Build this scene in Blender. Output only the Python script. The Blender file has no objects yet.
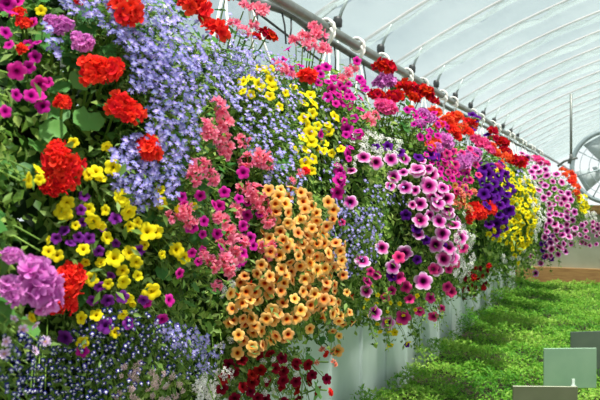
import bpy, math, random
import numpy as np
from mathutils import Vector, Matrix
random.seed(7); rng = np.random.default_rng(7)
S = bpy.context.scene
COL = S.collection
EYE = 1.75
F_PX = 724.0
YAW = math.radians(23.6)
PITCH = math.radians(-0.24)

# ------------------------------------------------------------------ camera
cd = bpy.data.cameras.new('camera'); cam = bpy.data.objects.new('camera', cd); COL.objects.link(cam)
cd.sensor_width = 36.0; cd.lens = 36.0 * F_PX / 600.0; cd.clip_end = 200
cam.location = (0, 0, EYE)
cam.rotation_euler = (math.pi/2 + PITCH, 0, YAW)
S.camera = cam
cd.dof.use_dof = True; cd.dof.focus_distance = 2.2; cd.dof.aperture_fstop = 10.0
ROT = np.array(cam.rotation_euler.to_matrix())
CAMP = np.array([0, 0, EYE])
def ray(px, py):
    d = ROT @ np.array([(px-300)/F_PX, -(py-200)/F_PX, -1.0])
    return d                                  # depth-normalised: p = eye + d*z
def pix_plane_x(px, py, X):
    d = ray(px, py); return CAMP + d * (X/d[0])
def proj(p):
    q = ROT.T @ (np.asarray(p) - CAMP); return 300 + F_PX*q[0]/-q[2], 200 - F_PX*q[1]/-q[2], -q[2]

# ------------------------------------------------------------------ helpers
def lin(c):
    if isinstance(c, str): c = [int(c[i:i+2], 16)/255 for i in (0, 2, 4)]
    return tuple((v/12.92 if v <= .04045 else ((v+.055)/1.055)**2.4) for v in c) + (1,)
def newmat(name):
    m = bpy.data.materials.new(name); m.use_nodes = True
    nt = m.node_tree; nt.nodes.clear()
    out = nt.nodes.new('ShaderNodeOutputMaterial'); return m, nt, out
def ramp_node(nt, stops, interp='LINEAR'):
    r = nt.nodes.new('ShaderNodeValToRGB'); r.color_ramp.interpolation = interp
    e = r.color_ramp.elements
    e[0].position, e[0].color = stops[0][0], lin(stops[0][1])
    e[1].position, e[1].color = stops[-1][0], lin(stops[-1][1])
    for p, c in stops[1:-1]:
        k = e.new(p); k.color = lin(c)
    return r
def petal_mat(name, stops, trans=.35, vary=.18, hue=.012):
    m, nt, out = newmat(name); N, L = nt.nodes, nt.links
    at = N.new('ShaderNodeAttribute'); at.attribute_name = 'rad'
    rp = ramp_node(nt, stops); L.new(at.outputs['Fac'], rp.inputs[0])
    rn = N.new('ShaderNodeAttribute'); rn.attribute_name = 'rnd'
    oi = N.new('ShaderNodeObjectInfo')
    ad = N.new('ShaderNodeMath'); ad.operation = 'ADD'; L.new(rn.outputs['Fac'], ad.inputs[0]); L.new(oi.outputs['Random'], ad.inputs[1])
    fr = N.new('ShaderNodeMath'); fr.operation = 'FRACT'; L.new(ad.outputs[0], fr.inputs[0])
    mv = N.new('ShaderNodeMapRange'); mv.inputs[3].default_value = 1-vary; mv.inputs[4].default_value = 1+vary*.5; L.new(fr.outputs[0], mv.inputs[0])
    mh = N.new('ShaderNodeMapRange'); mh.inputs[3].default_value = .5-hue; mh.inputs[4].default_value = .5+hue; L.new(fr.outputs[0], mh.inputs[0])
    hs = N.new('ShaderNodeHueSaturation'); L.new(mv.outputs[0], hs.inputs['Value']); L.new(mh.outputs[0], hs.inputs['Hue']); L.new(rp.outputs[0], hs.inputs['Color'])
    d = N.new('ShaderNodeBsdfDiffuse'); t = N.new('ShaderNodeBsdfTranslucent'); mx = N.new('ShaderNodeMixShader'); mx.inputs[0].default_value = trans
    L.new(hs.outputs[0], d.inputs[0]); L.new(hs.outputs[0], t.inputs[0]); L.new(d.outputs[0], mx.inputs[1]); L.new(t.outputs[0], mx.inputs[2])
    L.new(mx.outputs[0], out.inputs[0]); return m
def leaf_mat(name, cols, trans=.45, gloss=.08):
    m, nt, out = newmat(name); N, L = nt.nodes, nt.links
    at = N.new('ShaderNodeAttribute'); at.attribute_name = 'rnd'
    n = len(cols); rp = ramp_node(nt, [(i/(n-1), c) for i, c in enumerate(cols)]); L.new(at.outputs['Fac'], rp.inputs[0])
    d = N.new('ShaderNodeBsdfPrincipled'); d.inputs['Roughness'].default_value = .5; d.inputs['Specular IOR Level'].default_value = .25
    t = N.new('ShaderNodeBsdfTranslucent'); mx = N.new('ShaderNodeMixShader'); mx.inputs[0].default_value = trans
    L.new(rp.outputs[0], d.inputs['Base Color']); L.new(rp.outputs[0], t.inputs[0]); L.new(d.outputs[0], mx.inputs[1]); L.new(t.outputs[0], mx.inputs[2])
    L.new(mx.outputs[0], out.inputs[0]); return m
def surf_mat(name, c1, c2=None, scale=6, rough=.6, metal=0, stretch=(1, 1, 1), bump=0):
    m, nt, out = newmat(name); N, L = nt.nodes, nt.links
    p = N.new('ShaderNodeBsdfPrincipled'); p.inputs['Roughness'].default_value = rough; p.inputs['Metallic'].default_value = metal
    tc = N.new('ShaderNodeTexCoord'); mp = N.new('ShaderNodeMapping'); mp.inputs['Scale'].default_value = stretch
    nz = N.new('ShaderNodeTexNoise'); nz.inputs['Scale'].default_value = scale; nz.inputs['Detail'].default_value = 5
    L.new(tc.outputs['Object'], mp.inputs[0]); L.new(mp.outputs[0], nz.inputs[0])
    rp = ramp_node(nt, [(.3, c1), (.7, c2 or c1)]); L.new(nz.outputs[0], rp.inputs[0]); L.new(rp.outputs[0], p.inputs['Base Color'])
    if bump:
        b = N.new('ShaderNodeBump'); b.inputs['Strength'].default_value = bump; L.new(nz.outputs[0], b.inputs['Height']); L.new(b.outputs[0], p.inputs['Normal'])
    L.new(p.outputs[0], out.inputs[0]); return m

class MB:
    """collects geometry for ONE mesh, with per-vertex rad / rnd values"""
    def __init__(s): s.v = []; s.f = []; s.rad = []; s.rnd = []; s.n = 0; s.mi = []; s.cur = 0
    def add(s, verts, faces, rad=0., rnd=None):
        verts = np.asarray(verts, float); k = len(verts)
        s.v.append(verts); s.f.extend([tuple(i + s.n for i in f) for f in faces]); s.mi.extend([s.cur]*len(faces))
        s.rad.append(np.broadcast_to(np.asarray(rad, float), (k,)))
        s.rnd.append(np.broadcast_to(np.asarray(random.random() if rnd is None else rnd, float), (k,)))
        s.n += k
    def tube(s, pts, r, n=6, cap=True, rad=0., rnd=None):
        pts = [Vector(p) for p in pts]; m = len(pts)
        rs = [r]*m if not hasattr(r, '__len__') else r
        vs = []; up = None
        for i, p in enumerate(pts):
            t = (pts[min(i+1, m-1)] - pts[max(i-1, 0)])
            t = t.normalized() if t.length > 1e-9 else Vector((0, 0, 1))
            if up is None:
                up = Vector((0, 0, 1)) if abs(t.z) < .9 else Vector((1, 0, 0))
            a = t.cross(up)
            if a.length < 1e-5: a = t.orthogonal()
            a.normalize(); b = a.cross(t).normalized(); up = b
            for k in range(n):
                q = 2*math.pi*k/n; vs.append(p + rs[i]*(math.cos(q)*a + math.sin(q)*b))
        fs = [(i*n+k, i*n+(k+1) % n, (i+1)*n+(k+1) % n, (i+1)*n+k) for i in range(m-1) for k in range(n)]
        if cap: fs += [tuple(range(n))[::-1], tuple((m-1)*n+k for k in range(n))]
        s.add([tuple(v) for v in vs], fs, rad, rnd)
    def box(s, lo, hi, rot=None, org=(0, 0, 0)):
        x0, y0, z0 = lo; x1, y1, z1 = hi
        v = np.array([(x, y, z) for z in (z0, z1) for x, y in ((x0, y0), (x1, y0), (x1, y1), (x0, y1))], float)
        if rot is not None: v = v @ np.array(rot).T
        v = v + np.array(org)
        s.add(v, [(3, 2, 1, 0), (4, 5, 6, 7), (0, 1, 5, 4), (1, 2, 6, 5), (2, 3, 7, 6), (3, 0, 4, 7)])
    def lathe(s, prof, n=24, c=(0, 0, 0)):
        vs = [(c[0]+r*math.cos(2*math.pi*k/n), c[1]+r*math.sin(2*math.pi*k/n), c[2]+z) for r, z in prof for k in range(n)]
        fs = [(i*n+k, i*n+(k+1) % n, (i+1)*n+(k+1) % n, (i+1)*n+k) for i in range(len(prof)-1) for k in range(n)]
        s.add(vs, fs)
    def mesh(s, name, mats, smooth=True):
        me = bpy.data.meshes.new(name)
        V = np.concatenate(s.v) if s.v else np.zeros((0, 3))
        me.from_pydata(V.tolist(), [], s.f)
        for nm, arr in (('rad', s.rad), ('rnd', s.rnd)):
            a = me.attributes.new(nm, 'FLOAT', 'POINT'); a.data.foreach_set('value', np.concatenate(arr).astype(np.float32))
        for m in (mats if isinstance(mats, (list, tuple)) else [mats]): me.materials.append(m)
        me.polygons.foreach_set('material_index', s.mi)
        if smooth: me.polygons.foreach_set('use_smooth', [True]*len(s.f))
        me.update(); return me
def link(name, me, parent=None, loc=None):
    o = bpy.data.objects.new(name, me); COL.objects.link(o)
    if parent: o.parent = parent
    if loc is not None: o.location = loc
    return o
def tag(o, label=None, cat=None, group=None, kind=None):
    if label: o['label'] = label
    if cat: o['category'] = cat
    if group: o['group'] = group
    if kind: o['kind'] = kind
    return o
def frame(n, roll=0.):
    n = Vector(n).normalized(); q = n.to_track_quat('Z', 'Y')
    return (q.to_matrix() @ Matrix.Rotation(roll, 3, 'Z'))

# ------------------------------------------------------------------ materials
M_LEAF = leaf_mat('small_leaves', ['34581e', '54802a', '729c38', '94b84c', 'b8d06c'])
M_LEAFD = leaf_mat('shaded_inner_leaves', ['1a3012', '28481c', '385f26', '4a7a30'], .3)  # darker greens paint in the shade deep between the leaves
M_PLEAF = leaf_mat('soft_leaves', ['4a6a2c', '688c3c', '86a850', 'a8c470'])
M_GLEAF = leaf_mat('geranium_leaves', ['346a2c', '467f38', '5c9846', '78b058'], .35)
M_STEM = leaf_mat('green_stems', ['4a6b26', '6b8f35', '8cad4a'], .1)
M_CROP = leaf_mat('crop_leaves', ['34701c', '529626', '7ab438', 'a2cc50', 'c6e070'], .4)
M_TWINE = surf_mat('white_cotton_rope', 'e8e4da', 'f6f3ec', 60, .9)
M_PIPE = surf_mat('galvanised_pipe', '6f736c', '8d918a', 14, .45, .55)
M_HOSE = surf_mat('grey_hose', '4c4e4a', '6a6c66', 20, .55, .1)
M_BLACK = surf_mat('black_plastic', '2a2c2c', '3a3c3c', 20, .5)
M_POST = surf_mat('galvanised_post', '8b9592', 'a8b2ae', 20, .5, .4)
M_POT = surf_mat('brown_fibre_pot', '3a2b1f', '5a4532', 40, .9, 0, (1, 1, 4), .4)
M_SOIL = surf_mat('soil', '231a12', '3a2c1e', 30, .95)

# ------------------------------------------------------------------ blossom meshes (unit radius, face +Z)
def trumpet(lobes=5, notch=.14, ruffle=.06, throat=.2, cup=.12, seg=20, rnd=None, depth=.7):
    b = MB(); ph = random.random()*6.28
    rings = [(.09, -depth), (throat*.8, -depth*.45), (throat*1.15, -.08), (.5, .02), (.78, .04), (1., 0.)]
    vs, rad = [], []
    for i, (r, z) in enumerate(rings):
        for k in range(seg):
            a = 2*math.pi*k/seg
            lobe = abs(math.cos(lobes*a/2))
            m = 1 - (notch*(1-lobe)**1.5 if r > .4 else 0)*(r**2)
            zz = z + (cup*r*r if r > .3 else 0) + (ruffle*r*math.sin(lobes*a+1.2)+ruffle*.6*math.sin(3*a+ph))*(r if r > .3 else 0) - (.16 if i == 5 else 0)*(.5+.5*math.sin(2*a+ph))
            vs.append((r*m*math.cos(a), r*m*math.sin(a), zz)); rad.append(r - (.09*(1-lobe) - .05 if .3 < r < .9 else 0))
    fs = [(i*seg+k, i*seg+(k+1) % seg, (i+1)*seg+(k+1) % seg, (i+1)*seg+k) for i in range(len(rings)-1) for k in range(seg)]
    fs.append(tuple(range(seg))[::-1])
    b.add(vs, fs, rad, random.random() if rnd is None else rnd); return b
def petal(b, c, R, length, width, curl=.15, r0=.1, rnd=None, notch=0.):
    """one petal of 3x4 verts growing along local +X from radius r0, R a 3x3, c centre"""
    vs, rad = [], []
    prof = [(0, .35), (.4, .85), (.78, 1.), (1., .55)]
    for t, w in prof:
        for s_ in (-1, 0, 1):
            x = r0 + t*length - (notch*length if (t == 1 and s_ == 0) else 0)
            y = s_*w*width/2
            z = curl*length*t*t + abs(s_)*.10*width - .03*length
            vs.append((x, y, z)); rad.append(t)
    V = np.array(vs) @ np.array(R).T + np.array(c)
    fs = [(i*3+j, i*3+j+1, (i+1)*3+j+1, (i+1)*3+j) for i in range(3) for j in range(2)]
    b.add(V, fs, rad, rnd)
def zonal_head(nf=30, fr=.30, petals=5, width=.26, dome=.75, full=1.):
    """a ball of florets, outer radius about 1"""
    b = MB()
    for i in range(nf):
        zc = 1 - (i+.5)/nf*(1.25*full); a = i*2.39996 + random.uniform(-.2, .2)
        rr = math.sqrt(max(0, 1-zc*zc))
        d = Vector((rr*math.cos(a), rr*math.sin(a), zc))
        sc = random.uniform(.45, .88)
        c = np.array(d)*sc*np.array([1, 1, dome])
        Rm = frame(d + Vector((random.uniform(-.6, .6), random.uniform(-.6, .6), random.uniform(-.2, .5))), random.random()*6.28)
        rn = random.random()
        for p in range(petals):
            R = Rm @ Matrix.Rotation(p*2*math.pi/petals + random.uniform(-.2, .2), 3, 'Z') @ Matrix.Rotation(random.uniform(-.5, .15), 3, 'Y')
            petal(b, c, R, fr*random.uniform(.85, 1.15), width*random.uniform(.85, 1.2), .2, .02, rn)
    return b
def ivy_head(nf=9):
    b = MB()
    for i in range(nf):
        d = Vector((random.gauss(0, 1), random.gauss(0, 1), random.uniform(.1, 1.3))).normalized()
        c = np.array(d)*random.uniform(.55, .8)
        Rm = frame(d + Vector((random.uniform(-.5, .5), random.uniform(-.5, .5), .1)), random.random()*6.28); rn = random.random()
        for k, an in enumerate((-.35, .35, 2.2, 3.14, 4.1)):
            R = Rm @ Matrix.Rotation(an, 3, 'Z') @ Matrix.Rotation(random.uniform(-.6, .1), 3, 'Y')
            petal(b, c, R, (.46 if k > 1 else .54)*random.uniform(.85, 1.1), .29, .15, .02, rn)
        b.tube([(0, 0, -.3), tuple(c*.5), tuple(c)], .012, 4, False, .2, rn)
    return b
def lobelia_flower():
    b = MB(); rn = random.random()
    for an, l, w in ((-1.57, .95, .62), (-2.55, .85, .55), (-.6, .85, .55), (1.1, .6, .25), (2.05, .6, .25)):
        R = Matrix.Rotation(an, 3, 'Z')
        v = np.array([(.02, 0, 0), (.6*l, -w/2, .08), (l, 0, -.05), (.6*l, w/2, .08)]) @ np.array(R).T
        b.add(v, [(0, 1, 2, 3)], [0, .7, 1, .7], rn)
    v = [(0, 0, -.6), (.12, .05, 0), (-.12, .05, 0)]; b.add(v, [(0, 1, 2)], [1, .6, .6], rn)
    return b
def umbel(nf=14, pet=4):
    """flat cluster of tiny four/five petalled flowers"""
    b = MB()
    for i in range(nf):
        r = math.sqrt((i+.3)/nf)*.85; a = i*2.4
        c = np.array([r*math.cos(a), r*math.sin(a), .45*(1-r*r)+random.uniform(-.08, .08)])
        Rm = frame((c[0]*.6+random.uniform(-.3, .3), c[1]*.6+random.uniform(-.3, .3), .8)); rn = random.random()
        for p in range(pet):
            R = np.array(Rm @ Matrix.Rotation(p*2*math.pi/pet, 3, 'Z'))
            v = np.array([(0, 0, 0), (.13, -.09, .02), (.24, 0, 0), (.13, .09, .02)]) @ R.T + c
            b.add(v, [(0, 1, 2, 3)], [0, .7, 1, .7], rn)
    return b
def star5(pet=5):
    b = MB(); rn = random.random()
    for p in range(pet):
        petal(b, (0, 0, 0), Matrix.Rotation(p*2*math.pi/pet, 3, 'Z'), .9, .68, .1, .06, rn, .12)
    v = [(.16*math.cos(k), .16*math.sin(k), .06) for k in np.arange(6)*math.pi/3]; b.add(v, [tuple(range(6))], 0., rn)
    return b

# kind: (plant name, blossom name, mesh maker, ramp, size in m (radius), leaf style, plain words)
KINDS = {}
def kind(key, plant, blossom, maker, stops, size, words, n=3, leaf='small', trans=.35, vary=.18, hue=.012):
    mat = petal_mat(key, stops, trans, vary, hue)
    KINDS[key] = dict(plant=plant, blossom=blossom, mb=[maker() for _ in range(n)], mat=mat, size=size, words=words, leaf=leaf)
    KINDS[key]['me'] = [b.mesh(blossom, mat) for b in KINDS[key]['mb']]
CAL = lambda: trumpet(5, .24, .05, .20, .06, 30)
PET = lambda: trumpet(5, .24, .06, .17, .05, 30, None, .9)
kind('red', 'geranium_plant', 'geranium_head', lambda: zonal_head(24, .42, 5, .36), [(0, 'b01414'), (.35, 'ec2820'), (1, 'ff4438')], .048, 'scarlet geranium', leaf='ger', trans=.25, hue=.005)
kind('darkred', 'geranium_plant', 'geranium_head', lambda: zonal_head(24, .42, 5, .36), [(0, '6e0810'), (.4, 'b81220'), (1, 'd81e2c')], .05, 'dark red geranium', leaf='ger', trans=.2)
kind('orange', 'geranium_plant', 'geranium_head', lambda: zonal_head(22, .42, 5, .36), [(0, 'c03010'), (.4, 'f0502a'), (1, 'ff7448')], .05, 'orange red geranium', leaf='ger')
kind('violet', 'geranium_plant', 'geranium_head', lambda: zonal_head(26, .46, 7, .30), [(0, 'a4308c'), (.4, 'd468c4'), (1, 'eb9ade')], .048, 'mauve double geranium', leaf='ger')
kind('pinkger', 'geranium_plant', 'geranium_head', lambda: zonal_head(24, .42, 5, .36), [(0, 'b81c60'), (.4, 'e8408c'), (1, 'f868a8')], .048, 'hot pink geranium', leaf='ger')
kind('coral', 'ivy_geranium_plant', 'ivy_geranium_head', lambda: ivy_head(11), [(0, 'e64470'), (.3, 'fc7096'), (1, 'ffa8bc')], .036, 'coral pink ivy geranium', n=4, leaf='ger', trans=.45, vary=.1)
kind('yellow', 'calibrachoa_plant', 'calibrachoa_blossom', CAL, [(0, '9a7a08'), (.15, 'c8a40c'), (.24, 'f0d214'), (1, 'fff030')], .019, 'yellow calibrachoa', n=4, hue=.006)
kind('apricot', 'calibrachoa_plant', 'calibrachoa_blossom', CAL, [(0, '5a1a0a'), (.18, 'a8300e'), (.30, 'e07028'), (.44, 'fab050'), (1, 'ffd084')], .0175, 'apricot calibrachoa with a rusty eye', n=4, hue=.012)
kind('magenta', 'petunia_plant', 'petunia_blossom', CAL, [(0, '4c0838'), (.25, '8c0c64'), (.5, 'd01c94'), (1, 'e440ac')], .021, 'magenta petunia', n=3)
kind('veined', 'petunia_plant', 'petunia_blossom', PET, [(0, '2c0620'), (.24, '4a0a38'), (.40, '9a1c70'), (.56, 'd850a8'), (.74, 'e67cc4'), (.9, 'f8c4e8'), (1, 'ffe2f4')], .04, 'pink petunia with a plum throat', n=4, vary=.15, hue=.015)
kind('hotpink', 'petunia_plant', 'petunia_blossom', PET, [(0, '600a38'), (.3, '98145c'), (.6, 'e0307c'), (1, 'f460a0')], .036, 'hot pink petunia', n=3)
kind('purple', 'petunia_plant', 'petunia_blossom', PET, [(0, '1a0430'), (.3, '300850'), (.6, '541680'), (1, '6c2a98')], .036, 'deep purple petunia', n=3)
kind('violetlil', 'petunia_plant', 'petunia_blossom', CAL, [(0, '380c44'), (.4, '6c2080'), (1, '9440a8')], .017, 'violet petunia', n=3)
kind('lobelia', 'lobelia_plant', 'lobelia_blossom', lobelia_flower, [(0, 'f0eeff'), (.3, 'c4bcf0'), (.65, 'a49ce4'), (1, '9088da')], .0096, 'lavender blue lobelia', n=3, trans=.3, vary=.36, hue=.02)
kind('bluelob', 'lobelia_plant', 'lobelia_blossom', lobelia_flower, [(0, 'ffffff'), (.36, 'f0f0ff'), (.48, '3c3698'), (1, '28227c')], .0066, 'dark blue lobelia with white eyes', n=3, trans=.3, vary=.25)
kind('white', 'alyssum_plant', 'alyssum_cluster', lambda: umbel(16), [(0, 'd8d8a0'), (.3, 'f6f4ee'), (1, 'fffcf8')], .021, 'white alyssum', n=3)
kind('pale', 'alyssum_plant', 'alyssum_cluster', lambda: umbel(16), [(0, 'a0786c'), (.3, 'dcb4b4'), (1, 'f0d4d4')], .024, 'dusty pink alyssum', n=3)
kind('lilac', 'bacopa_plant', 'bacopa_blossom', star5, [(0, 'd0b060'), (.2, 'c88cc0'), (.5, 'e6c4ec'), (1, 'f4def6')], .017, 'pale lilac bacopa', n=3)
kind('burgundy', 'calibrachoa_plant', 'calibrachoa_blossom', CAL, [(0, '2a0408'), (.4, '6c0c1c'), (1, '8e1c2c')], .017, 'burgundy calibrachoa', n=3)
kind('salmon', 'ivy_geranium_plant', 'ivy_geranium_head', lambda: ivy_head(10), [(0, 'c05030'), (.4, 'f08468'), (1, 'ffb094')], .05, 'salmon ivy geranium', n=3, leaf='ger')

# ------------------------------------------------------------------ the baskets: centre x, y, height over the eye line, half sizes
BK = [  # x, Y, h, rx, ry, rz
    (-1.20, .62, -.04, .50, .42, .62),
    (-1.20, 1.24, .0, .48, .43, .70),
    (-1.20, 1.90, -.12, .46, .40, .68),
    (-1.20, 2.72, -.02, .42, .44, .62),
    (-1.18, 3.66, -.10, .46, .50, .66),
    (-1.20, 4.62, -.12, .42, .46, .68),
    (-1.18, 5.62, -.14, .46, .48, .68),
    (-1.18, 6.90, -.16, .54, .52, .66),
    (-1.16, 8.00, -.16, .50, .50, .66),
    (-1.12, 9.20, -.20, .62, .52, .70),
    (-1.12, 10.5, -.16, .56, .52, .66),
    (-1.10, 11.7, -.16, .66, .52, .62),
    (-1.10, 13.0, -.26, .78, .54, .60),
]
BLAB = [
    'nearest hanging basket at the left edge, large mauve geranium head, magenta petunias and lilac bacopa',
    'hanging basket of lavender blue lobelia, scarlet geraniums and yellow calibrachoa, second nearest in row',
    'hanging basket covered in apricot calibrachoa with coral ivy geraniums above it',
    'hanging basket of magenta petunias and pale blue lobelia just right of the apricot basket',
    'hanging basket of big pink petunias with plum throats under dark red geraniums',
    'hanging basket of hot pink petunias and orange red geraniums just behind the big pink petunias',
    'hanging basket of deep purple petunias and scarlet geraniums just before the yellow curtain',
    'hanging basket with a bright yellow calibrachoa curtain under round dark red geranium heads',
    'hanging basket of white alyssum and pink petunias just behind the bright yellow curtain',
    'hanging basket of small pink petunias spreading wide, between white alyssum and the far orange geraniums',
    'leafy far hanging basket almost hidden behind the wide mass of small pink petunias',
    'far hanging basket of orange red geraniums and yellow calibrachoa beside the round fan',
    'farthest hanging basket, white and pale pink flowers against the far wooden boards',
]
NB = len(BK)
BC = np.array([(b[0], b[1], EYE+b[2]) for b in BK]); BR = np.array([b[3:6] for b in BK])
def hit(px, py, only=None, outer=1.0):
    d = ray(px, py); best = None
    for i in range(NB):
        if only is not None and i not in only: continue
        r = BR[i]*outer
        o = (CAMP - BC[i])/r; e = d/r
        a, b_, c = e@e, o@e, o@o - 1
        D = b_*b_ - a*c
        if D >= 0:
            t = (-b_ - math.sqrt(D))/a
            if t > .2 and (best is None or t < best[0]): best = (t, i)
    if best is None:                       # outside every crown: the nearest flank, a sprig that sticks out
        k = None
        for i in range(NB):
            if only is not None and i not in only: continue
            o = (CAMP - BC[i])/BR[i]; e = d/BR[i]; t = -(o@e)/(e@e); q = o + e*t
            m = np.linalg.norm(q)
            if k is None or m < k[0]: k = (m, t, i)
        if k[0] > 1.45: return None
        best = (k[1], k[2])
    p = CAMP + d*best[0]; n = (p - BC[best[1]])/BR[best[1]]**2; n /= np.linalg.norm(n)
    return best[1], p, n, best[0]
BLOOMS = {}           # (basket, kind) -> list of (p, n, size)
def put(k, px, py, r=None, only=None, jit=.012):
    h = hit(px, py, only)
    if h is None: return
    i, p, n, z = h
    K = KINDS[k]
    size = K['size']*random.uniform(.85, 1.12) if r is None else r*z/F_PX
    out = random.uniform(0, jit)+(.3*size if k not in ('lobelia','bluelob','white','pale') else -.004)
    p = p + n*out
    BLOOMS.setdefault((i, k), []).append((p, n, size))
def pts(k, lst, only=None):
    for q in lst:
        put(k, q[0], q[1], q[2] if len(q) > 2 else None, only)
def inside(poly, x, y):
    c = False; j = len(poly)-1
    for i in range(len(poly)):
        xi, yi = poly[i]; xj, yj = poly[j]
        if (yi > y) != (yj > y) and x < (xj-xi)*(y-yi)/(yj-yi)+xi: c = not c
        j = i
    return c
def fill(k, poly, n, mind=3., only=None, r=None, jit=.03):
    xs = [p[0] for p in poly]; ys = [p[1] for p in poly]; got = []; tries = 0
    while len(got) < n and tries < n*30:
        tries += 1
        x = random.uniform(min(xs), max(xs)); y = random.uniform(min(ys), max(ys))
        if not inside(poly, x, y): continue
        if k in ('lobelia', 'bluelob') and mind < 3.4 and math.sin(x*.31+2*math.sin(y*.13))*math.sin(y*.27+1.5*math.sin(x*.11)) + random.uniform(-.5, .5) < -.3: continue
        if any((x-a)**2+(y-b)**2 < mind*mind for a, b in got[-400:]): continue
        got.append((x, y)); put(k, x, y, r*random.uniform(.8, 1.2) if r else None, only, jit)

# ---- first baskets
pts('red', [(122,16,20),(90,74,15),(106,74,17),(118,108,15),(128,114,14),(145,150,15),(62,104,9),(66,282,19),(62,296,17),(72,272,12),
            (187,12,20),(209,34,15),(225,0,9),(183,-6,14),(20,16,7),(25,26,8),(22,51,7),(78,2,7)])
pts('darkred', [(266,38,9),(254,40,6)])
pts('red', [(58,160,15),(68,168,16),(50,176,12),(64,182,12),(307,80,11),(52,188,10),(58,148,9)])
pts('violet', [(60,27,12),(52,24,8),(83,46,11),(76,40,7),(24,282,25),(40,290,14),(3,255,11),(4,290,14),(30,300,14)])
pts('magenta', [(13,72,10),(30,70,7),(40,86,9),(25,97,8),(38,98,9),(8,7,10),(0,16,8),(35,58,7),(3,112,7),(43,108,8),(33,24,6),(28,46,6),(38,46,5),(48,84,6),(12,96,7),(18,4,7),(2,34,7),(5,46,6)])
pts('yellow', [(41,12,6),(18,181,9),(30,170,7),(73,143,6),(106,147,6),(94,172,8),(110,168,9),(100,178,7),(87,175,7),(55,188,7),(118,196,8),
   (62,211,9),(67,203,8),(88,209,7),(92,221,9),(45,240,5),(39,251,7),(57,255,7),(82,248,7),(106,237,7),(126,212,9),(127,226,6),(120,200,8),(144,231,10),(142,244,6),
   (113,257,10),(128,252,8),(135,262,7),(122,281,8),(121,270,7),(90,277,8),(149,292,10),(126,297,7),(95,313,7),(81,317,7),(113,330,6),(82,341,7),(152,231,8),(158,190,6),
   (157,203,7),(178,210,7),(192,206,5),(161,254,5),(174,249,8),(182,257,7),(150,290,9),(99,225,6),(104,210,6),(75,225,5),(66,214,7),(100,262,6),(137,275,6),(106,282,6),(35,180,6),(85,262,5),
   (131,303,5),(24,316,6),(120,312,6),(70,300,5),(135,222,6)])
pts('violetlil', [(80,210,6),(82,222,5),(64,230,6),(56,238,6),(88,238,7),(113,218,7),(102,227,5),(78,237,6),(98,285,6),(107,300,7),(103,322,9),(64,335,9),(120,295,7),(138,250,6),(115,243,5),(97,250,6),(125,320,7),(84,196,6),(140,298,6),(110,275,5),(92,300,6),(70,242,6)])
pts('magenta', [(82,350,7),(165,298,7),(175,272,6),(160,318,7),(146,302,6),(185,228,5)])
pts('lilac', [(15,328,6),(33,325,6),(37,340,7),(32,350,6),(47,338,5),(1,353,7),(28,316,5),(0,340,6),(10,318,5)])
fill('lobelia', [(85,0),(165,0),(172,40),(165,90),(130,95),(128,60),(100,30)], 290, 2.7)
fill('lobelia', [(140,45),(185,60),(235,55),(240,112),(200,105),(190,150),(172,195),(140,212),(112,195),(108,150),(150,125)], 620, 2.5)
fill('lobelia', [(225,20),(262,52),(300,58),(300,190),(275,215),(258,170),(240,140),(235,110)], 370, 2.7)
fill('lobelia', [(160,0),(185,25),(225,48),(262,55),(250,80),(225,80),(170,60)], 150, 2.8, only=[1])
fill('lobelia', [(235,52),(300,62),(300,80),(235,80)], 50, 3)
fill('lobelia', [(45,30),(60,45),(60,60),(50,55)], 14, 3)
fill('lobelia', [(55,0),(85,0),(95,22),(70,16)], 24, 3)
fill('lobelia', [(322,196),(350,205),(384,210),(378,240),(372,262),(345,278),(322,245)], 260, 2.2)
fill('lobelia', [(303,80),(345,120),(350,190),(325,200),(303,170)], 60, 4)
fill('lobelia', [(360,180),(415,190),(410,205),(365,205)], 40, 3)
fill('bluelob', [(0,330),(55,340),(110,305),(140,310),(195,330),(208,350),(205,378),(150,372),(110,400),(0,400)], 420, 4.6)
fill('lobelia', [(150,320),(200,330),(222,352),(210,378),(175,350)], 80, 3.4)
fill('pale', [(118,358),(160,362),(178,385),(172,400),(112,400)], 30, 6.0, r=4.2)
fill('white', [(188,372),(235,368),(232,400),(190,400)], 14, 7)
fill('white', [(262,350),(300,368),(296,400),(262,395)], 12, 8, r=4)
fill('white', [(205,290),(225,280),(245,300),(235,315)], 7, 6, r=5)
pts('white', [(236,266,6),(232,256,5),(166,385,6),(254,322,5),(329,325,6),(222,345,5),(230,340,5)])
fill('burgundy', [(222,355),(290,350),(325,380),(300,400),(215,400)], 34, 7)
fill('magenta', [(175,190),(260,185),(252,262),(185,262)], 24, 9, r=5.5)
pts('magenta', [(236,173,7),(248,238,7),(180,197,6),(243,225,6),(237,252,7)])
# ---- coral ivy geranium
pts('coral', [(254,18,12),(243,12,8),(232,30,8),(241,36,8),(251,30,7),(296,48,9),(208,110,12),(214,124,12),(205,138,11),(218,138,10),(200,128,9),(222,148,10),(240,145,9),(220,155,8),(192,168,11),(188,180,10),(207,178,10),(203,170,9),
   (246,163,10),(258,160,11),(266,166,8),(252,194,12),(243,190,9),(250,203,9),(180,212,10),(170,218,9),(186,222,9),(212,220,11),(224,234,12),(233,242,9),(216,262,13),(228,256,11),(206,264,11),(220,271,9),(260,208,11),(264,222,10),(264,246,11),(268,254,8),(232,212,9),(198,255,7),(210,285,7),(218,245,7)])
pts('coral', [(316,42,11),(308,52,9),(322,54,9),(313,34,8),(303,40,8),(345,76,7),(352,72,6),(340,82,6),(365,122,9),(372,118,6),(276,73,8),(284,78,8),(296,175,5),(288,182,5)])
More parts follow.
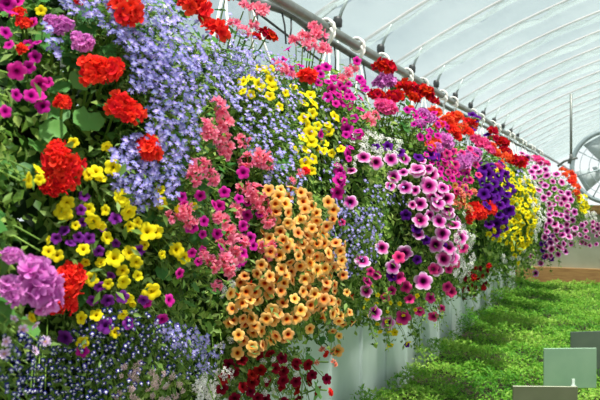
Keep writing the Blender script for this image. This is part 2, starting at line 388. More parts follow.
# ---- yellow top
pts('yellow', [(258,72,7),(268,71,6),(242,83,7),(257,87,8),(269,82,7),(271,88,6),(241,94,5),(250,79,5),(268,98,6),(283,95,5),(292,88,5),(298,96,6),(302,104,6),(309,106,7),(309,115,6),(300,120,6),(306,135,8),(308,143,7),(315,150,7),(303,150,7),(319,152,6),
   (334,118,7),(328,132,6),(327,126,5),(339,150,5),(331,154,5),(305,126,7),(303,164,7),(311,160,6),(322,144,5),(313,128,5),(299,140,6),(294,150,5),(310,96,6),(250,96,5),(278,108,5),(308,172,5)])
pts('magenta', [(272,64,5),(290,72,6),(283,62,5),(300,68,5),(288,52,5),(330,92,6),(341,104,6),(318,136,6),(346,130,7),(358,135,6),(346,155,7),(338,172,7),(337,182,8),(336,193,8),(350,98,6),(326,100,6),(318,84,5),(335,80,6),(325,70,6),(342,92,5),(352,137,5),(360,82,6),(318,70,5),(356,62,5),(362,90,5)])
fill('magenta', [(318,75),(362,78),(360,110),(345,165),(330,195),(338,120)], 26, 7, r=4.5)
# ---- apricot curtain
AP = [(262,186),(290,188),(318,205),(332,240),(342,285),(352,318),(336,330),(310,312),(285,318),(262,345),(232,335),(225,308),(240,280),(258,245),(272,225)]
fill('apricot', AP, 135, 7.2, jit=.05)
pts('apricot', [(236,350,7),(252,350,7),(336,348,7),(283,338,6),(308,328,6),(345,310,6),(350,295,5),(262,232,5),(225,292,7),(228,322,6),(280,205,5),(275,195,5),(317,228,5),(343,270,5)])
fill('apricot', [(300,210),(318,225),(330,270),(320,310),(300,300)], 30, 6.5)
fill('salmon', [(318,340),(345,345),(330,375),(310,365)], 4, 8, r=4)
pts('red', [(325,352,4),(302,172,5),(328,391,4)])
# ---- big petunia basket
pts('veined', [(361,158,8),(374,163,8),(387,160,8),(403,160,7),(415,171,8),(402,173,6),(390,177,8),(388,186,6),(404,188,8),(425,182,6),(431,197,8),(413,191,6),(349,202,8),(380,247,8),(359,259,9),(403,252,9),(392,266,8),
   (363,289,7),(420,279,10),(418,204,8),(434,206,7),(445,213,8),(418,220,9),(435,194,7),(417,234,7),(433,244,9),(441,258,9),(434,268,8),(447,255,7),(370,309,9),(387,320,8),(458,235,7),(428,215,6),(437,186,6),(455,221,6),(426,170,6),(420,162,5),(411,205,5),(350,171,6),(443,232,6)])
pts('hotpink', [(394,256,7),(398,276,7),(404,285,7),(391,289,5),(408,297,6),(428,296,6),(402,315,8),(432,313,6),(444,285,6),(449,290,6),(420,310,4),(367,270,5),(374,274,6),(365,280,6),(431,268,6),(452,262,6),(460,247,6),(446,268,5),(417,309,5),(385,296,5),(440,306,4),(340,222,4)])
fill('veined', [(408,162),(440,180),(456,225),(455,262),(438,255),(430,215)], 14, 10)
pts('purple', [(385,147,6),(398,154,6),(374,147,5),(405,215,6),(415,228,6),(440,246,6),(425,240,5),(391,275,6),(416,259,5),(406,343,3)])
fill('white', [(352,135),(372,130),(405,148),(395,160),(350,150)], 24, 4.5, r=5)
fill('white', [(452,228),(470,235),(472,262),(458,282),(448,270)], 34, 4.2, r=4.8)
fill('white', [(330,160),(360,150),(350,195),(335,190)], 10, 6, r=3)
pts('yellow', [(390,345,3),(394,331,4),(407,341,4),(380,330,3),(416,295,3),(388,328,3),(400,322,3),(376,302,2.5),(390,344,4)])
fill('yellow', [(365,278),(400,300),(420,310),(400,322),(375,325),(355,300)], 16, 7, r=2.4)
pts('darkred', [(384,72,12),(404,93,11),(421,97,11),(395,100,9),(376,99,8),(410,102,9),(390,103,9),(432,104,6)])
pts('pinkger', [(385,111,11),(376,108,8)])
pts('violet', [(386,85,11),(378,88,7)])
# ---- fifth .. seventh
pts('orange', [(433,115,8),(445,124,9),(455,118,7),(437,128,6),(452,130,8),(462,132,8),(428,148,7),(434,143,6),(470,131,6),(410,110,4)])
fill('red', [(450,116),(470,124),(468,142),(448,136)], 7, 6, r=7)
pts('violet', [(441,144,10),(434,150,6),(472,156,9),(460,164,9),(427,121,7),(420,117,7),(466,160,7),(418,125,6),(454,166,6)])
fill('magenta', [(405,112),(430,116),(448,132),(450,160),(470,180),(462,200),(445,190),(425,160),(420,140)], 60, 5, r=4)
fill('hotpink', [(440,150),(470,140),(478,170),(470,195),(450,200),(440,180)], 22, 6, r=4.5)
pts('pinkger', [(480,147,9),(474,142,7),(488,152,6),(496,168,6)])
pts('purple', [(428,156,7),(417,158,6),(432,158,6),(471,117,5),(475,122,5),(470,132,5),(486,136,5),(448,121,4)])
fill('purple', [(475,170),(500,165),(508,190),(505,225),(490,235),(478,200)], 34, 6, r=6)
pts('red', [(472,209,9),(486,207,9),(467,217,6),(478,214,7)])
pts('darkred', [(501,147,8),(494,142,6),(518,164,8),(491,133,6),(504,153,6),(512,163,6)])
pts('orange', [(495,155,6),(505,160,6),(500,165,5),(490,148,6),(508,156,5),(452,196,5),(459,201,5)])
fill('salmon', [(448,185),(468,190),(468,215),(452,210)], 8, 6, r=5)
fill('apricot', [(448,185),(468,190),(468,212),(452,208)], 10, 5, r=3)
fill('white', [(455,210),(470,220),(472,290),(455,295)], 12, 6, r=3.5)
fill('burgundy', [(462,270),(490,262),(480,296),(460,300)], 16, 5, r=3)
fill('darkred', [(470,272),(490,262),(484,292),(468,300)], 4, 8, r=3.5)
# ---- yellow curtain
fill('yellow', [(503,172),(512,180),(525,178),(532,190),(536,215),(530,240),(518,252),(506,246),(500,228),(508,205),(500,185)], 120, 3.8, r=3.4)
fill('yellow', [(486,172),(505,166),(512,176),(495,184)], 20, 3.5, r=3)
fill('yellow', [(486,228),(500,222),(500,240),(488,240)], 8, 4, r=3)
pts('yellow', [(517,262,3),(514,255,3)])
fill('white', [(524,170),(532,178),(548,200),(545,212),(533,240),(530,205),(520,182)], 46, 3.4, r=3.8)
fill('white', [(500,255),(525,245),(530,262),(512,275)], 8, 5, r=3)
fill('lobelia', [(515,170),(530,172),(532,182),(518,182)], 16, 3, r=3)
# ---- far petunias
fill('veined', [(518,158),(535,162),(552,172),(566,190),(574,222),(574,240),(560,256),(545,256),(540,228),(545,208),(535,188)], 62, 5.4, r=4.2)
pts('veined', [(535,272,4),(529,266,3.5),(540,262,3.5),(545,255,4),(562,245,4),(522,155,4),(514,158,4),(560,247,4),(530,255,3)])
fill('purple', [(535,240),(548,235),(560,255),(545,262)], 7, 5, r=3)
pts('pinkger', [(538,163,6),(545,165,5),(533,160,4)])
pts('orange', [(562,171,4),(569,175,5),(571,181,5),(574,187,5),(575,193,4),(577,197,3),(564,176,4)])
pts('red', [(572,177,4),(570,183,4)])
fill('yellow', [(574,192),(584,196),(588,208),(580,212)], 20, 2.6, r=2.6)
fill('white', [(584,212),(594,214),(596,224),(586,222)], 8, 3, r=3.4)
fill('veined', [(580,222),(604,218),(606,236),(590,246),(578,240)], 22, 4, r=3)

# ------------------------------------------------------------------ leaves in bulk
LEAF_V = np.array([(0, 0, 0), (.5, .30, .10), (.52, 0, .0), (.5, -.30, .10), (1, 0, -.12)])
def leaves(b, P, Nrm, L, W=None, droop=.3, spread=.9):
    """P (n,3) base points, Nrm (n,3) rough facing, L (n,) lengths"""
    n = len(P)
    if n == 0: return
    z = Nrm + rng.normal(0, spread*.6, (n, 3)); z /= np.linalg.norm(z, axis=1)[:, None]
    x = rng.normal(0, 1, (n, 3)); x[:, 2] -= droop; x += Nrm*.35
    x -= (x*z).sum(1)[:, None]*z; x /= np.linalg.norm(x, axis=1)[:, None]
    y = np.cross(z, x)
    w = (W if W is not None else 1.)
    V = P[:, None, :] + L[:, None, None]*(LEAF_V[None, :, 0:1]*x[:, None, :] + w*LEAF_V[None, :, 1:2]*y[:, None, :] + LEAF_V[None, :, 2:3]*z[:, None, :])
    V = V.reshape(-1, 3); base = b.n
    idx = np.arange(n)*5
    f1 = np.stack([idx, idx+3, idx+4, idx+2], 1); f2 = np.stack([idx, idx+2, idx+4, idx+1], 1)
    F = (np.concatenate([f1, f2]) + base).tolist()
    b.v.append(V); b.f.extend(map(tuple, F)); b.mi.extend([b.cur]*len(F))
    b.rad.append(np.zeros(n*5)); b.rnd.append(np.repeat(rng.random(n), 5)); b.n += n*5
def round_leaf(b, p, nrm, R):
    Rm = np.array(frame(nrm, random.random()*6.28)); n = 18; vs = [(0, 0, -.12)]
    for ring, rr in ((0, .55), (1, 1.)):
        for k in range(n):
            a = 2*math.pi*(k+.5)/n; cut = 1 - .82*math.exp(-((a-math.pi)/.22)**2)
            m = rr*cut*(1 + (.07*math.cos(a*7) if ring else 0))
            vs.append((m*math.cos(a), m*math.sin(a), .1*rr + (.07*math.sin(a*7) if ring else 0)))
    fs = [(0, 1+k, 1+(k+1) % n) for k in range(n)] + [(1+k, 1+n+k, 1+n+(k+1) % n, 1+(k+1) % n) for k in range(n)]
    b.add(np.array(vs)*R @ Rm.T + np.array(p), fs, 0.)

CLIM = 100
POT_R = .17
def clusters(lst, d):
    left = list(range(len(lst))); out = []
    P = np.array([t[0] for t in lst])
    while left:
        g = [left.pop(0)]; q = list(g)
        while q:
            a = q.pop(); near = [b_ for b_ in left if np.linalg.norm(P[a]-P[b_]) < d]
            for b_ in near: left.remove(b_)
            g += near; q += near
        out.append([lst[j] for j in g])
    return out
def plant(i, k, lst, e, base, ls):
    K = KINDS[k]; pm = MB()
    lst.sort(key=lambda t: -t[2]/np.linalg.norm(t[0]-CAMP))
    hub = np.mean([p - n*.16 for p, n, s in lst], 0) - base; crown = np.array([.10*np.sign(hub[0]), .0, .18])
    pm.cur = 1; pm.tube([tuple(crown), tuple(crown*.4+hub*.6+np.array([0, 0, .03])), tuple(hub)], [.006, .005, .003], 5); pm.cur = 0
    step = 4 if k in ('lobelia', 'bluelob') else 1
    for bj, (p, n, s) in enumerate(lst):
        q = p - base
        root = q - n*(.09+.4*s) + np.array([0, 0, .015 if K['leaf'] != 'ger' else -.05])
        pm.cur = 1
        mid = q*.5 + root*.5 + np.array([0, 0, .012])
        fat = .0028 if K['leaf'] == 'ger' else .0014
        if bj % step == 0: pm.tube([tuple(hub), tuple(root), tuple(mid), tuple(q - n*.012)], [fat*1.2, fat*1.2, fat, fat*.8], 4, False, 0., random.random())
        pm.cur = 0
        if K['leaf'] == 'ger':
            for _ in range(2):
                t = np.array([random.gauss(0, 1), random.gauss(0, 1), random.gauss(-.2, 1)])
                t -= (t@n)*n; lp = q - n*random.uniform(.035, .07) + t*random.uniform(.025, .05)
                round_leaf(pm, lp, n*.8 + np.array([.1, -.1, .7]) + rng.normal(0, .35, 3), random.uniform(.016, .029)*(.62 if k in ('coral', 'salmon') else 1))
        else:
            m = (6 if K['plant'] == 'calibrachoa_plant' else 4) if k not in ('lobelia', 'bluelob') else 2
            Q = q[None] - n[None]*rng.uniform(.02, .06, (m, 1)) + rng.normal(0, .02, (m, 3))
            leaves(pm, Q, np.repeat(n[None], m, 0)+np.array([0, 0, .5]), rng.uniform(.7, 1.25, m)*ls*(.6 if k in ('lobelia', 'bluelob') else 1.15), .62)
    po = link(K['plant'], pm.mesh(K['plant'], [M_GLEAF if K['leaf'] == 'ger' else M_PLEAF, M_STEM]), e)
    tag(po, K['words'] + ' plant')
    rest = None
    for j, (p, n, s) in enumerate(lst):
        if K['leaf'] == 'ger': d = n*.8 + np.array([.12, -.1, .55]) + rng.normal(0, .12, 3)
        elif k in ('lobelia', 'bluelob', 'white', 'pale'): d = n + np.array([.25, -.25, .35]) + rng.normal(0, .4, 3)
        elif k in ('veined', 'hotpink', 'purple'): d = n*.5 + np.array([.12, -.75, .5]) + rng.normal(0, .3, 3)
        else: d = n*.8 + np.array([.30, -.55, .2]) + rng.normal(0, .34 if k == 'veined' else .55 if k in ('apricot', 'yellow') else .46, 3)
        roll = rng.uniform(0, 6.28) if k not in ('lobelia', 'bluelob') else rng.normal(math.pi, .5)
        v = j % len(K['me'])
        Rm = frame(d, roll)
        sq = np.array([1, 1, 1.])*s
        if K['leaf'] == 'ger' and k not in ('coral', 'salmon'): sq = s*np.array([random.uniform(.9, 1.15), random.uniform(.85, 1.05), random.uniform(.8, 1.05)])
        if j < CLIM:
            o = link(K['blossom'], K['me'][v], po)
            o.matrix_local = Matrix.Translation(Vector(p-base)) @ Rm.to_4x4() @ Matrix.Diagonal((*sq, 1))
        else:
            rest = rest or MB(); mbv = K['mb'][v]
            V = np.concatenate(mbv.v)*s @ np.array(Rm).T + (p-base)
            rest.add(V, mbv.f, np.concatenate(mbv.rad), random.random())
    if rest:
        tag(link(K['blossom']+'s', rest.mesh(K['blossom']+'s', K['mat']), po), kind='stuff')
def build_basket(i):
    x, Y, h = BC[i]; rx, ry, rz = BR[i]
    zd = max(.9, proj(BC[i])[2]-.4)
    base = np.array([x, Y, EYE-.02])                                # underside of the pot
    e = bpy.data.objects.new('hanging_basket', None); COL.objects.link(e); e.location = base; e.empty_display_size = .1
    tag(e, BLAB[i], 'hanging basket', 'flower baskets hung in a row from the pipe')
    # pot with soil
    b = MB(); b.lathe([(.0, 0), (.10, 0), (.125, .03), (.165, .17), (.178, .175), (.178, .195), (.160, .195), (.155, .16)], 28)
    pot = link('pot', b.mesh('pot', M_POT), e)
    b = MB(); b.lathe([(.156, .165), (.08, .175), (0, .178)], 24); link('soil', b.mesh('soil', M_SOIL), e)
    # rope hangers over the pipe
    for s_ in {3: (-.45, .33), 4: (-.19, .24)}.get(i, (-.2, .2)):
        b = MB(); rr = PIPE_R + .009
        py_ = Y + s_; pz = EYE + PIPE_H
        loop = []
        for k in range(49):
            a = k/48*2*math.pi*4
            loop.append((PIPE_X + rr*math.cos(a), py_ - .022 + .044*k/48 + random.uniform(-.002, .002), pz + rr*math.sin(a)))
        b.tube(loop, .0068, 6)
        kn = (PIPE_X + .01, py_, pz - PIPE_R - .05)
        for dy in (-.012, .012): b.tube([(PIPE_X + rr*.8, py_+dy*2, pz-.01), (PIPE_X + rr, py_+dy, pz-.035), kn], .008, 5)
        for q in range(2):
            a = (.6 if q else -.6) + (math.pi/2 if s_ > .1 else -math.pi/2)
            tgt = (x + .168*math.cos(a), Y + .168*math.sin(a), base[2]+.19)
            b.tube([kn, tuple(np.array(kn)*.5 + np.array(tgt)*.5 + np.array([0, 0, -.01])), tgt], .005, 5)
        b.v = [v - base for v in b.v]
        link('rope_hanger', b.mesh('rope_hanger', M_TWINE), e)
    # foliage : a deep layer coloured dark as inner shade, and an outer leafy shell, plus trailing shoots
    ls = .021 if zd < 2.3 else (.030 if zd < 5 else .048)
    nin, nout = (3600, 13000) if zd < 2.3 else ((2600, 7000) if zd < 5 else (1500, 2600))
    def shell(n, lo, hi):
        d = rng.normal(0, 1, (n, 3)); d /= np.linalg.norm(d, axis=1)[:, None]
        lump = 1 - .09*(.5+.5*np.sin(d[:, 0]*7+i)*np.sin(d[:, 2]*9+2*i)) - .06*(.5+.5*np.sin(d[:, 1]*11+i))
        r = rng.uniform(lo, hi, n)*lump
        return d*r[:, None]*BR[i], d/BR[i]/np.linalg.norm(d/BR[i], axis=1)[:, None]
    off = BC[i]-base
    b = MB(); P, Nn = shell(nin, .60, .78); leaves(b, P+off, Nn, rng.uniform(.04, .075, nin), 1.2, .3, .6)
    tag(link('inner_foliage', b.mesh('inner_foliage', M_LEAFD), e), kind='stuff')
    b = MB(); P, Nn = shell(nout, .76, .985)
    Nn = Nn + np.array([.15, -.05, .45]); leaves(b, P+off, Nn, rng.uniform(.7, 1.4, nout)*ls, 1.)
    for k in range(46 if i < 3 else 26):
        a = random.uniform(0, 6.28); r = random.uniform(.45, .85); zz = -math.sqrt(1-r*r)*.93
        p0 = np.array([r*math.cos(a)*rx, r*math.sin(a)*ry, zz*rz]) + off
        ln = random.uniform(.05, .20); tp = [p0 + np.array([.03*math.cos(a)*t + .012*math.sin(5*t+k), .03*math.sin(a)*t, -ln*t]) for t in (-.3, 0, .33, .66, 1)]
        b.cur = 1; b.tube([tuple(q) for q in tp], .0018, 3, False, 0., .4); b.cur = 0
        m = int(ln/.012); ts = rng.uniform(0, 1.05, m); Q = p0[None] + np.stack([.03*math.cos(a)*ts, .03*math.sin(a)*ts, -ln*ts], 1)
        leaves(b, Q, rng.normal(0, .6, (m, 3))+np.array([0, 0, .5]), rng.uniform(.5, 1.0, m)*ls)
    tag(link('foliage', b.mesh('foliage', [M_LEAF, M_STEM]), e), kind='stuff')
    # the flowering plants
    for (bi, k), lst in sorted(BLOOMS.items()):
        if bi != i: continue
        for grp in clusters(lst, .2 if KINDS[k]['leaf'] == 'ger' else .34):
            plant(i, k, grp, e, base, ls)

PIPE_X, PIPE_H, PIPE_R = -1.2, .768, .0235
for i in range(NB): build_basket(i)

# ------------------------------------------------------------------ pipe, hose, cables
Y_END = 14.6; Y_FAR = 24.9
b = MB()
b.tube([(PIPE_X + .006*math.sin(t*2.1), t, EYE+PIPE_H - .010*math.sin(t*1.3)**2) for t in np.linspace(.2, Y_FAR-.1, 90)], PIPE_R, 14)
tag(link('overhead_pipe', b.mesh('overhead_pipe', M_PIPE)), 'long grey galvanised overhead pipe that carries the flower baskets', 'pipe')
hose = [pix_plane_x(px, py, -1.32) for px, py in ((130, -34), (190, -16), (235, -5), (256, 3), (270, 6), (282, 10), (296, 18), (306, 26), (318, 36), (334, 44), (350, 54))]
d0 = hose[-1]
hose += [np.array([-1.32+.0*t, d0[1]+t, d0[2]-.015*math.sin(t*2)**2]) for t in np.linspace(.5, Y_END-.3-d0[1], 26)]
b = MB(); b.tube([tuple(p) for p in hose], .017, 10)
ho = tag(link('irrigation_hose', b.mesh('irrigation_hose', M_HOSE)), 'dark grey watering hose running behind and below the overhead pipe', 'hose')
for (px, py), (qx, qy) in (((281, 8), (286, 44)), ((291, 14), (289, 44)), ((256, 2), (256, 30)), ((306, 26), (304, 52)), ((334, 44), (335, 75)), ((350, 54), (348, 84)), ((363, 62), (366, 92))):
    b = MB(); p = pix_plane_x(px, py, -1.32); q = pix_plane_x(qx, qy, -1.30)
    b.tube([tuple(p), tuple(p*.5+q*.5+np.array([.006, 0, 0])), tuple(q)], .004, 6); link('drip_tube', b.mesh('drip_tube', M_BLACK), ho)
b = MB(); b.tube([tuple(pix_plane_x(px, py, -1.45)) for px, py in ((228, -8), (262, 16), (296, 42), (330, 68), (365, 95))], .006, 6)
tag(link('support_cable', b.mesh('support_cable', M_BLACK)), 'thin black cable sloping down behind the lobelia and coral flowers', 'cable')
b = MB(); b.tube([tuple(pix_plane_x(302, 34, -1.5)), tuple(pix_plane_x(336, 6, -1.6))], .007, 6)
tag(link('brace_rod', b.mesh('brace_rod', M_POST)), 'thin grey brace rod rising to the nearest roof post cap', 'rod')

# ------------------------------------------------------------------ greenhouse shell
def roof_h(x): return 2.3 - .0733*(x-2)**2
XL = -1.75
BOWS = [4.57 + .97*k for k in range(-6, 22)]
# film: translucent white poly, pinched at every bow
m, nt, out = newmat('poly_film'); N, L = nt.nodes, nt.links
tc = N.new('ShaderNodeTexCoord'); nz = N.new('ShaderNodeTexNoise'); nz.inputs['Scale'].default_value = 1.4; nz.inputs['Detail'].default_value = 3; L.new(tc.outputs['Object'], nz.inputs[0])
rp = ramp_node(nt, [(.3, 'a6b4b2'), (.7, 'bac6c2')]); L.new(nz.outputs[0], rp.inputs[0])
df = N.new('ShaderNodeBsdfDiffuse'); tl = N.new('ShaderNodeBsdfTranslucent'); gl = N.new('ShaderNodeBsdfGlossy'); gl.inputs['Roughness'].default_value = .25
tr = N.new('ShaderNodeBsdfTransparent'); tr.inputs[0].default_value = (.93, .97, 1, 1)
L.new(rp.outputs[0], df.inputs[0]); L.new(rp.outputs[0], tl.inputs[0])
m1 = N.new('ShaderNodeMixShader'); m1.inputs[0].default_value = .55; L.new(df.outputs[0], m1.inputs[1]); L.new(tl.outputs[0], m1.inputs[2])
m2 = N.new('ShaderNodeMixShader'); m2.inputs[0].default_value = .06; L.new(m1.outputs[0], m2.inputs[1]); L.new(gl.outputs[0], m2.inputs[2])
m3 = N.new('ShaderNodeMixShader'); m3.inputs[0].default_value = .6; L.new(m2.outputs[0], m3.inputs[1]); L.new(tr.outputs[0], m3.inputs[2])
wv = N.new('ShaderNodeTexNoise'); wv.inputs['Scale'].default_value = 9; wv.inputs['Detail'].default_value = 4; L.new(tc.outputs['Object'], wv.inputs[0])
bp = N.new('ShaderNodeBump'); bp.inputs['Strength'].default_value = .35; bp.inputs['Distance'].default_value = .05; L.new(wv.outputs[0], bp.inputs['Height'])
for nd in (df, tl, gl): L.new(bp.outputs[0], nd.inputs['Normal'])
L.new(m3.outputs[0], out.inputs[0]); M_FILM = m
b = MB(); xs = np.concatenate([np.linspace(XL-.18, 3, 66), np.linspace(3.3, 6.2, 10)])
T = []
for k in range(len(BOWS)-1):
    for j in range(12): T.append((BOWS[k] + (BOWS[k+1]-BOWS[k])*j/12, j/12))
T.append((BOWS[-1], 0.))
vs = []
for (Y, t) in T:
    bul = .15*(4*t*(1-t))**.6
    edge = math.exp(-min(t, 1-t)*14)
    for x in xs:
        wr = .014*math.sin(x*23 + 5*math.sin(Y*3.1))*edge + .010*math.sin(x*9+Y*2.3)
        vs.append((x + .02*math.sin(x*17+Y)*edge, Y + .02*math.sin(x*14 + Y*5)*edge, EYE + roof_h(x) + .02 - bul + wr))
nx = len(xs)
b.add(vs, [(i*nx+j, i*nx+j+1, (i+1)*nx+j+1, (i+1)*nx+j) for i in range(len(T)-1) for j in range(nx-1)])
tag(link('ceiling', b.mesh('ceiling', M_FILM)), kind='structure')
M_BOW = surf_mat('roof_bow_metal', 'a89c9c', 'b8b0b0', 12, .5, .1)
for k, Y in enumerate(BOWS):
    b = MB(); b.tube([(x, Y, EYE+roof_h(x)+.045) for x in np.linspace(XL-.15, 6.2, 40)], .014, 8)
    tag(link('trim_%d' % (k+1), b.mesh('bow', M_BOW)), kind='structure')
    if Y < 4.0 or Y > 15: continue
    e = bpy.data.objects.new('roof_post', None); COL.objects.link(e); e.location = (XL+.03, Y, 0)
    near = ['nearest', 'second', 'third', 'fourth', 'fifth', 'sixth', 'seventh', 'eighth', 'ninth', 'tenth', 'eleventh', 'twelfth', 'thirteenth'][len([q for q in BOWS if 4.0 < q < Y])]
    tag(e, 'galvanised roof post with dark cap behind the baskets, %s from the camera' % near, 'post', 'roof posts along the left side')
    b = MB(); top = EYE+roof_h(XL)-.05
    b.tube([(0, 0, 0), (0, 0, top-.06-1.2)], .02, 12); b.v = [v+np.array([0, 0, 1.2]) for v in b.v]; link('post', b.mesh('post', M_POST), e)
    b = MB(); b.lathe([(.021, top-.08), (.030, top-.075), (.032, top-.03), (.026, top-.008), (0, top)], 14); link('cap', b.mesh('cap', M_BLACK), e)
    b = MB(); b.tube([(0, 0, top-.05), (.03, 0, top+.03), (.09, 0, EYE+roof_h(XL+.12)+.03)], .012, 8); link('bracket', b.mesh('bracket', M_POST), e)
# left side film and knee wall of lapped panels
b = MB(); ys = np.linspace(BOWS[0], Y_FAR, 90); zs = np.linspace(.9, EYE+roof_h(XL-.18)+.02, 8)
b.add([(XL-.19+.02*math.sin(y*6.5), y, z) for y in ys for z in zs], [(i*8+j, i*8+j+1, (i+1)*8+j+1, (i+1)*8+j) for i in range(89) for j in range(7)])
tag(link('wall_left', b.mesh('wall_left', M_FILM)), kind='structure')
M_PANEL = surf_mat('painted_panel', 'b8c8c0', 'd0dcd6', 3, .45, .1, (1, 1, .5))
e = bpy.data.objects.new('knee_wall', None); COL.objects.link(e); e.location = (XL-.06, 0, 0)
tag(e, 'low wall of pale grey green lapped metal panels below the baskets', 'panel wall')
yy = -.6; pw = .655
while yy < Y_END-.1:
    b = MB(); y1 = min(yy+pw, Y_END-.05)
    b.add([(-.012, yy, 0), (.0, yy+.02, 0), (.006, y1-.02, 0), (.026, y1-.012, 0), (.026, y1, 0), (-.012, y1, 0),
           (-.012, yy, 1.15), (.0, yy+.02, 1.15), (.006, y1-.02, 1.15), (.026, y1-.012, 1.15), (.026, y1, 1.15), (-.012, y1, 1.15)],
          [(i, (i+1) % 6, 6+(i+1) % 6, 6+i) for i in range(6)] + [(6, 7, 8, 9, 10, 11), (5, 4, 3, 2, 1, 0)])
    link('wall_panel', b.mesh('wall_panel', M_PANEL, False), e); yy += pw
b = MB(); b.box((-.05, -.6, 1.15), (.13, Y_END-.05, 1.20)); link('cap_rail', b.mesh('cap_rail', M_POST, False), e)

# floor and crop
M_FLOOR = surf_mat('gravel_floor', '4a463c', '6c665a', 25, .95)
b = MB(); b.box((-2.4, -3, -.1), (6.2, Y_FAR+.3, 0)); tag(link('floor', b.mesh('floor', M_FLOOR, False)), kind='structure')
CX0, CX1, CY0, CY1 = XL+.03, 1.6, 3.6, Y_END-.35
b = MB(); b.box((CX0, CY0, 0), (CX1, CY1, .07)); cb = link('crop_bed', b.mesh('crop_bed', M_SOIL, False))
tag(cb, 'dark soil bed under the green seedlings on the floor', 'soil bed')
n = 120000
P = np.stack([rng.uniform(CX0, CX1, n), CY0 + (CY1-CY0)*rng.random(n)**1.25, np.zeros(n)], 1)
hx = .5+.5*np.sin(P[:, 0]*5.1+1.3*np.sin(P[:, 1]*2.2))*np.sin(P[:, 1]*4.3+P[:, 0]); hx2 = .5+.5*np.sin(P[:, 0]*13+P[:, 1]*3)*np.sin(P[:, 1]*11)
top = .10 + .08*hx + .09*hx2 + .15*np.exp(-((P[:, 0]-CX0)/.22)**2)*(.5+.5*np.sin(P[:, 1]*2.9+.4))
P[:, 2] = np.maximum(top*(1-.45*rng.random(n)**2), .075)
b = MB(); leaves(b, P, np.tile(np.array([[.0, -.1, 1.]]), (n, 1)), rng.uniform(.022, .055, n), .55, -.3, 1.1)
patch = .5+.5*np.sin(P[:, 0]*3.3+2*np.sin(P[:, 1]*1.7))*np.sin(P[:, 1]*2.9+1.1*P[:, 0])
b.rnd[-1] = np.repeat(np.clip(.5*rng.random(n)+.5*patch, 0, 1), 5)
tag(link('seedlings', b.mesh('seedlings', M_CROP)), 'dense carpet of bright green feathery seedlings along the low wall', 'seedlings', kind='stuff')

# plates on stakes
def plate(px, py, z, w, hgt, rot, col1, col2, label, clip=False):
    c = CAMP + ray(px, py)*z
    e = bpy.data.objects.new('bed_sign', None); COL.objects.link(e); e.location = (c[0], c[1], .07); e.rotation_euler = (0, 0, rot)
    tag(e, label, 'sign', 'blank plates staked in the seedlings')
    top = c[2]-.07
    m = surf_mat('plate_coating', col1, col2, 5, .35, .25)
    b = MB(); b.box((-w/2, -.004, top-hgt), (w/2, .004, top)); o = link('plate', b.mesh('plate', m, False), e)
    bv = o.modifiers.new('bevel', 'BEVEL'); bv.width = .003
    b = MB(); b.tube([(.02, .012, 0), (.02, .012, top-.03)], .008, 8); link('stake', b.mesh('stake', M_POST), e)
    if clip:
        b = MB(); b.box((.005, -.012, top-hgt+.004), (.04, -.004, top-hgt+.024)); b.box((.012, -.009, top-hgt+.02), (.033, -.004, top-hgt+.07))
        link('clip', b.mesh('clip', surf_mat('clip_plastic', 'd8e2d8', 'eaf0ea', 10, .5), False), e)
plate(545, 386, 4.5, .40, .30, YAW-.04, '5c6048', '6e7058', 'blank olive brown plate on a stake, nearest of the three in the seedlings')
plate(570, 348, 5.4, .402, .30, YAW+.04, '7e9c82', '8ca88c', 'blank sage green plate with small white clip, middle of the three in the seedlings', True)
plate(597, 331, 6.3, .50, .33, YAW+.16, '4e5c50', '5c6858', 'blank dark grey green plate, rearmost of the three in the seedlings')

# end wall
M_WOOD = surf_mat('weathered_board', '8a6238', 'b08850', 4, .8, 0, (1, 1, 9))
M_PLY = surf_mat('olive_panel', '8e8f78', 'a2a28c', 2, .7)
m, nt, out = newmat('end_film'); N, L = nt.nodes, nt.links
df = N.new('ShaderNodeBsdfDiffuse'); tl = N.new('ShaderNodeBsdfTranslucent'); tr = N.new('ShaderNodeBsdfTransparent')
df.inputs[0].default_value = tl.inputs[0].default_value = lin('c8d2d4')
m1 = N.new('ShaderNodeMixShader'); L.new(df.outputs[0], m1.inputs[1]); L.new(tl.outputs[0], m1.inputs[2]); m1.inputs[0].default_value = .6
m2 = N.new('ShaderNodeMixShader'); m2.inputs[0].default_value = .75; L.new(m1.outputs[0], m2.inputs[1]); L.new(tr.outputs[0], m2.inputs[2]); L.new(m2.outputs[0], out.inputs[0]); M_EFILM = m
b = MB(); xs = np.linspace(XL-.18, 6.2, 40); Ye = Y_END
b.add([(x, Y_FAR, 0) for x in xs]+[(x, Y_FAR, EYE+roof_h(x)+.02) for x in xs], [(j, j+1, 41+j, 40+j) for j in range(39)])
tag(link('wall_back', b.mesh('wall_back', M_EFILM, False)), kind='structure')
b = MB(); b.box((XL-.18, Ye, 0), (6.2, Ye+.05, EYE-.2)); tag(link('wall_partition', b.mesh('wall_partition', M_PLY, False)), kind='structure')
b = MB(); b.box((XL-.05, Ye-.06, EYE-.32), (6.2, Ye, EYE-.15)); tag(link('trim_30', b.mesh('board', M_WOOD, False)), kind='structure')
b = MB(); b.box((XL-.05, Ye-.10, EYE-1.62), (6.2, Ye, EYE-1.34)); tag(link('trim_31', b.mesh('board', M_WOOD, False)), kind='structure')
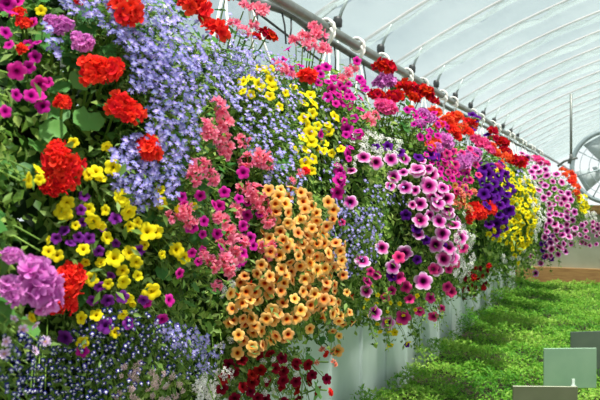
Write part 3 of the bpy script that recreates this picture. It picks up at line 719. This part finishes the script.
# round fan
e = bpy.data.objects.new('wall_fan', None); COL.objects.link(e); e.location = (-.10, Ye-.15, EYE+.56)
tag(e, 'large round grey fan with wire guard standing on the far board ledge', 'fan')
M_FAN = surf_mat('fan_metal', '8a9698', 'a2aeb0', 10, .45, .3)
R = .66
M_BLADE = surf_mat('fan_blade_paint', 'b4bcbc', 'c8d0d0', 8, .6)
def ring(R, r, y=0, n=48): return [(R*math.cos(2*math.pi*k/n), y, R*math.sin(2*math.pi*k/n)) for k in range(n+1)]
b = MB(); b.tube(ring(R, 0), .045, 10, False); link('fan_ring', b.mesh('fan_ring', M_FAN), e)
b = MB()
for rr in (.2, .36, .52): b.tube(ring(rr, 0, -.06), .006, 6, False)
for k in range(8):
    a = k*math.pi/4+.3; b.tube([(.1*math.cos(a), -.06, .1*math.sin(a)), (R*math.cos(a), -.02, R*math.sin(a))], .011, 6)
link('wire_guard', b.mesh('wire_guard', M_FAN), e)
b = MB(); prof = [(0, -.05), (.10, -.045), (.12, 0), (.12, .08), (0, .09)]
n = 20; b.add([(r*math.cos(2*math.pi*k/n), z, r*math.sin(2*math.pi*k/n)) for r, z in prof for k in range(n)], [(i*n+k, i*n+(k+1) % n, (i+1)*n+(k+1) % n, (i+1)*n+k) for i in range(4) for k in range(n)])
link('motor_hub', b.mesh('motor_hub', M_HOSE), e)
for k in range(4):
    a = k*math.pi/2+.5; b = MB(); vs = []
    for rr, w, tw in ((.11, .10, .5), (.35, .17, .38), (.58, .22, .25)):
        for s_ in (-1, 1):
            for th in (-.004, .004):
                u = s_*w*math.cos(tw); v = s_*w*math.sin(tw)*.5 + th
                vs.append((rr*math.cos(a)-u*math.sin(a), v+.02, rr*math.sin(a)+u*math.cos(a)))
    fs = []
    for q in range(2):
        o = q*4; fs += [(o, o+4, o+6, o+2), (o+1, o+3, o+7, o+5), (o, o+1, o+5, o+4), (o+2, o+6, o+7, o+3)]
    fs += [(0, 2, 3, 1), (8, 9, 11, 10)]
    b.add(vs, fs); link('fan_blade', b.mesh('fan_blade', M_BLADE), e)
# hanging conduit
c = CAMP + ray(570.5, 80)*11.4; bt = CAMP + ray(571, 158)*11.4
b = MB(); b.tube([(bt[0], bt[1], EYE+roof_h(bt[0])-.16), (bt[0], bt[1], bt[2]+.05)], .02, 10)
cu = link('drop_conduit', b.mesh('drop_conduit', M_PIPE)); tag(cu, 'thin grey vertical conduit hanging from the roof beside the fan', 'conduit')
b = MB(); b.tube([tuple(bt+np.array([0, 0, .06])), tuple(bt), tuple(bt+np.array([-.03, 0, -.09]))], .026, 10)
b.tube([tuple(bt+np.array([.10, 0, .0])), tuple(bt+np.array([0, 0, -.02])), tuple(bt+np.array([-.10, 0, -.05])), tuple(bt+np.array([-.2, 0, -.13]))], .018, 8)
link('elbow', b.mesh('elbow', M_HOSE), cu)

# ------------------------------------------------------------------ light
w = bpy.data.worlds.new('sky'); S.world = w; w.use_nodes = True
nt = w.node_tree; bg = nt.nodes['Background']
tcw = nt.nodes.new('ShaderNodeTexCoord'); sx = nt.nodes.new('ShaderNodeSeparateXYZ'); nt.links.new(tcw.outputs['Generated'], sx.inputs[0])
wr = nt.nodes.new('ShaderNodeValToRGB'); nt.links.new(sx.outputs['Z'], wr.inputs[0])
wr.color_ramp.elements[0].position = .02; wr.color_ramp.elements[0].color = (.84, .88, .88, 1)
wr.color_ramp.elements[1].position = .2; wr.color_ramp.elements[1].color = (.42, .50, .53, 1)
nt.links.new(wr.outputs[0], bg.inputs[0]); bg.inputs[1].default_value = 1.0
sd = bpy.data.lights.new('sun', 'SUN'); sd.energy = 8.0; sd.angle = math.radians(3); sd.color = (1, .95, .86)
so = bpy.data.objects.new('sun', sd); COL.objects.link(so)
dirv = Vector((-.22, .24, -1.0))
so.rotation_euler = dirv.to_track_quat('-Z', 'Y').to_euler()
v = S.view_settings; v.view_transform = 'Standard'; v.look = 'None'; v.gamma = 1; v.use_curve_mapping = False; v.exposure = 0.48
S.cycles.max_bounces = 8; S.cycles.transparent_max_bounces = 16
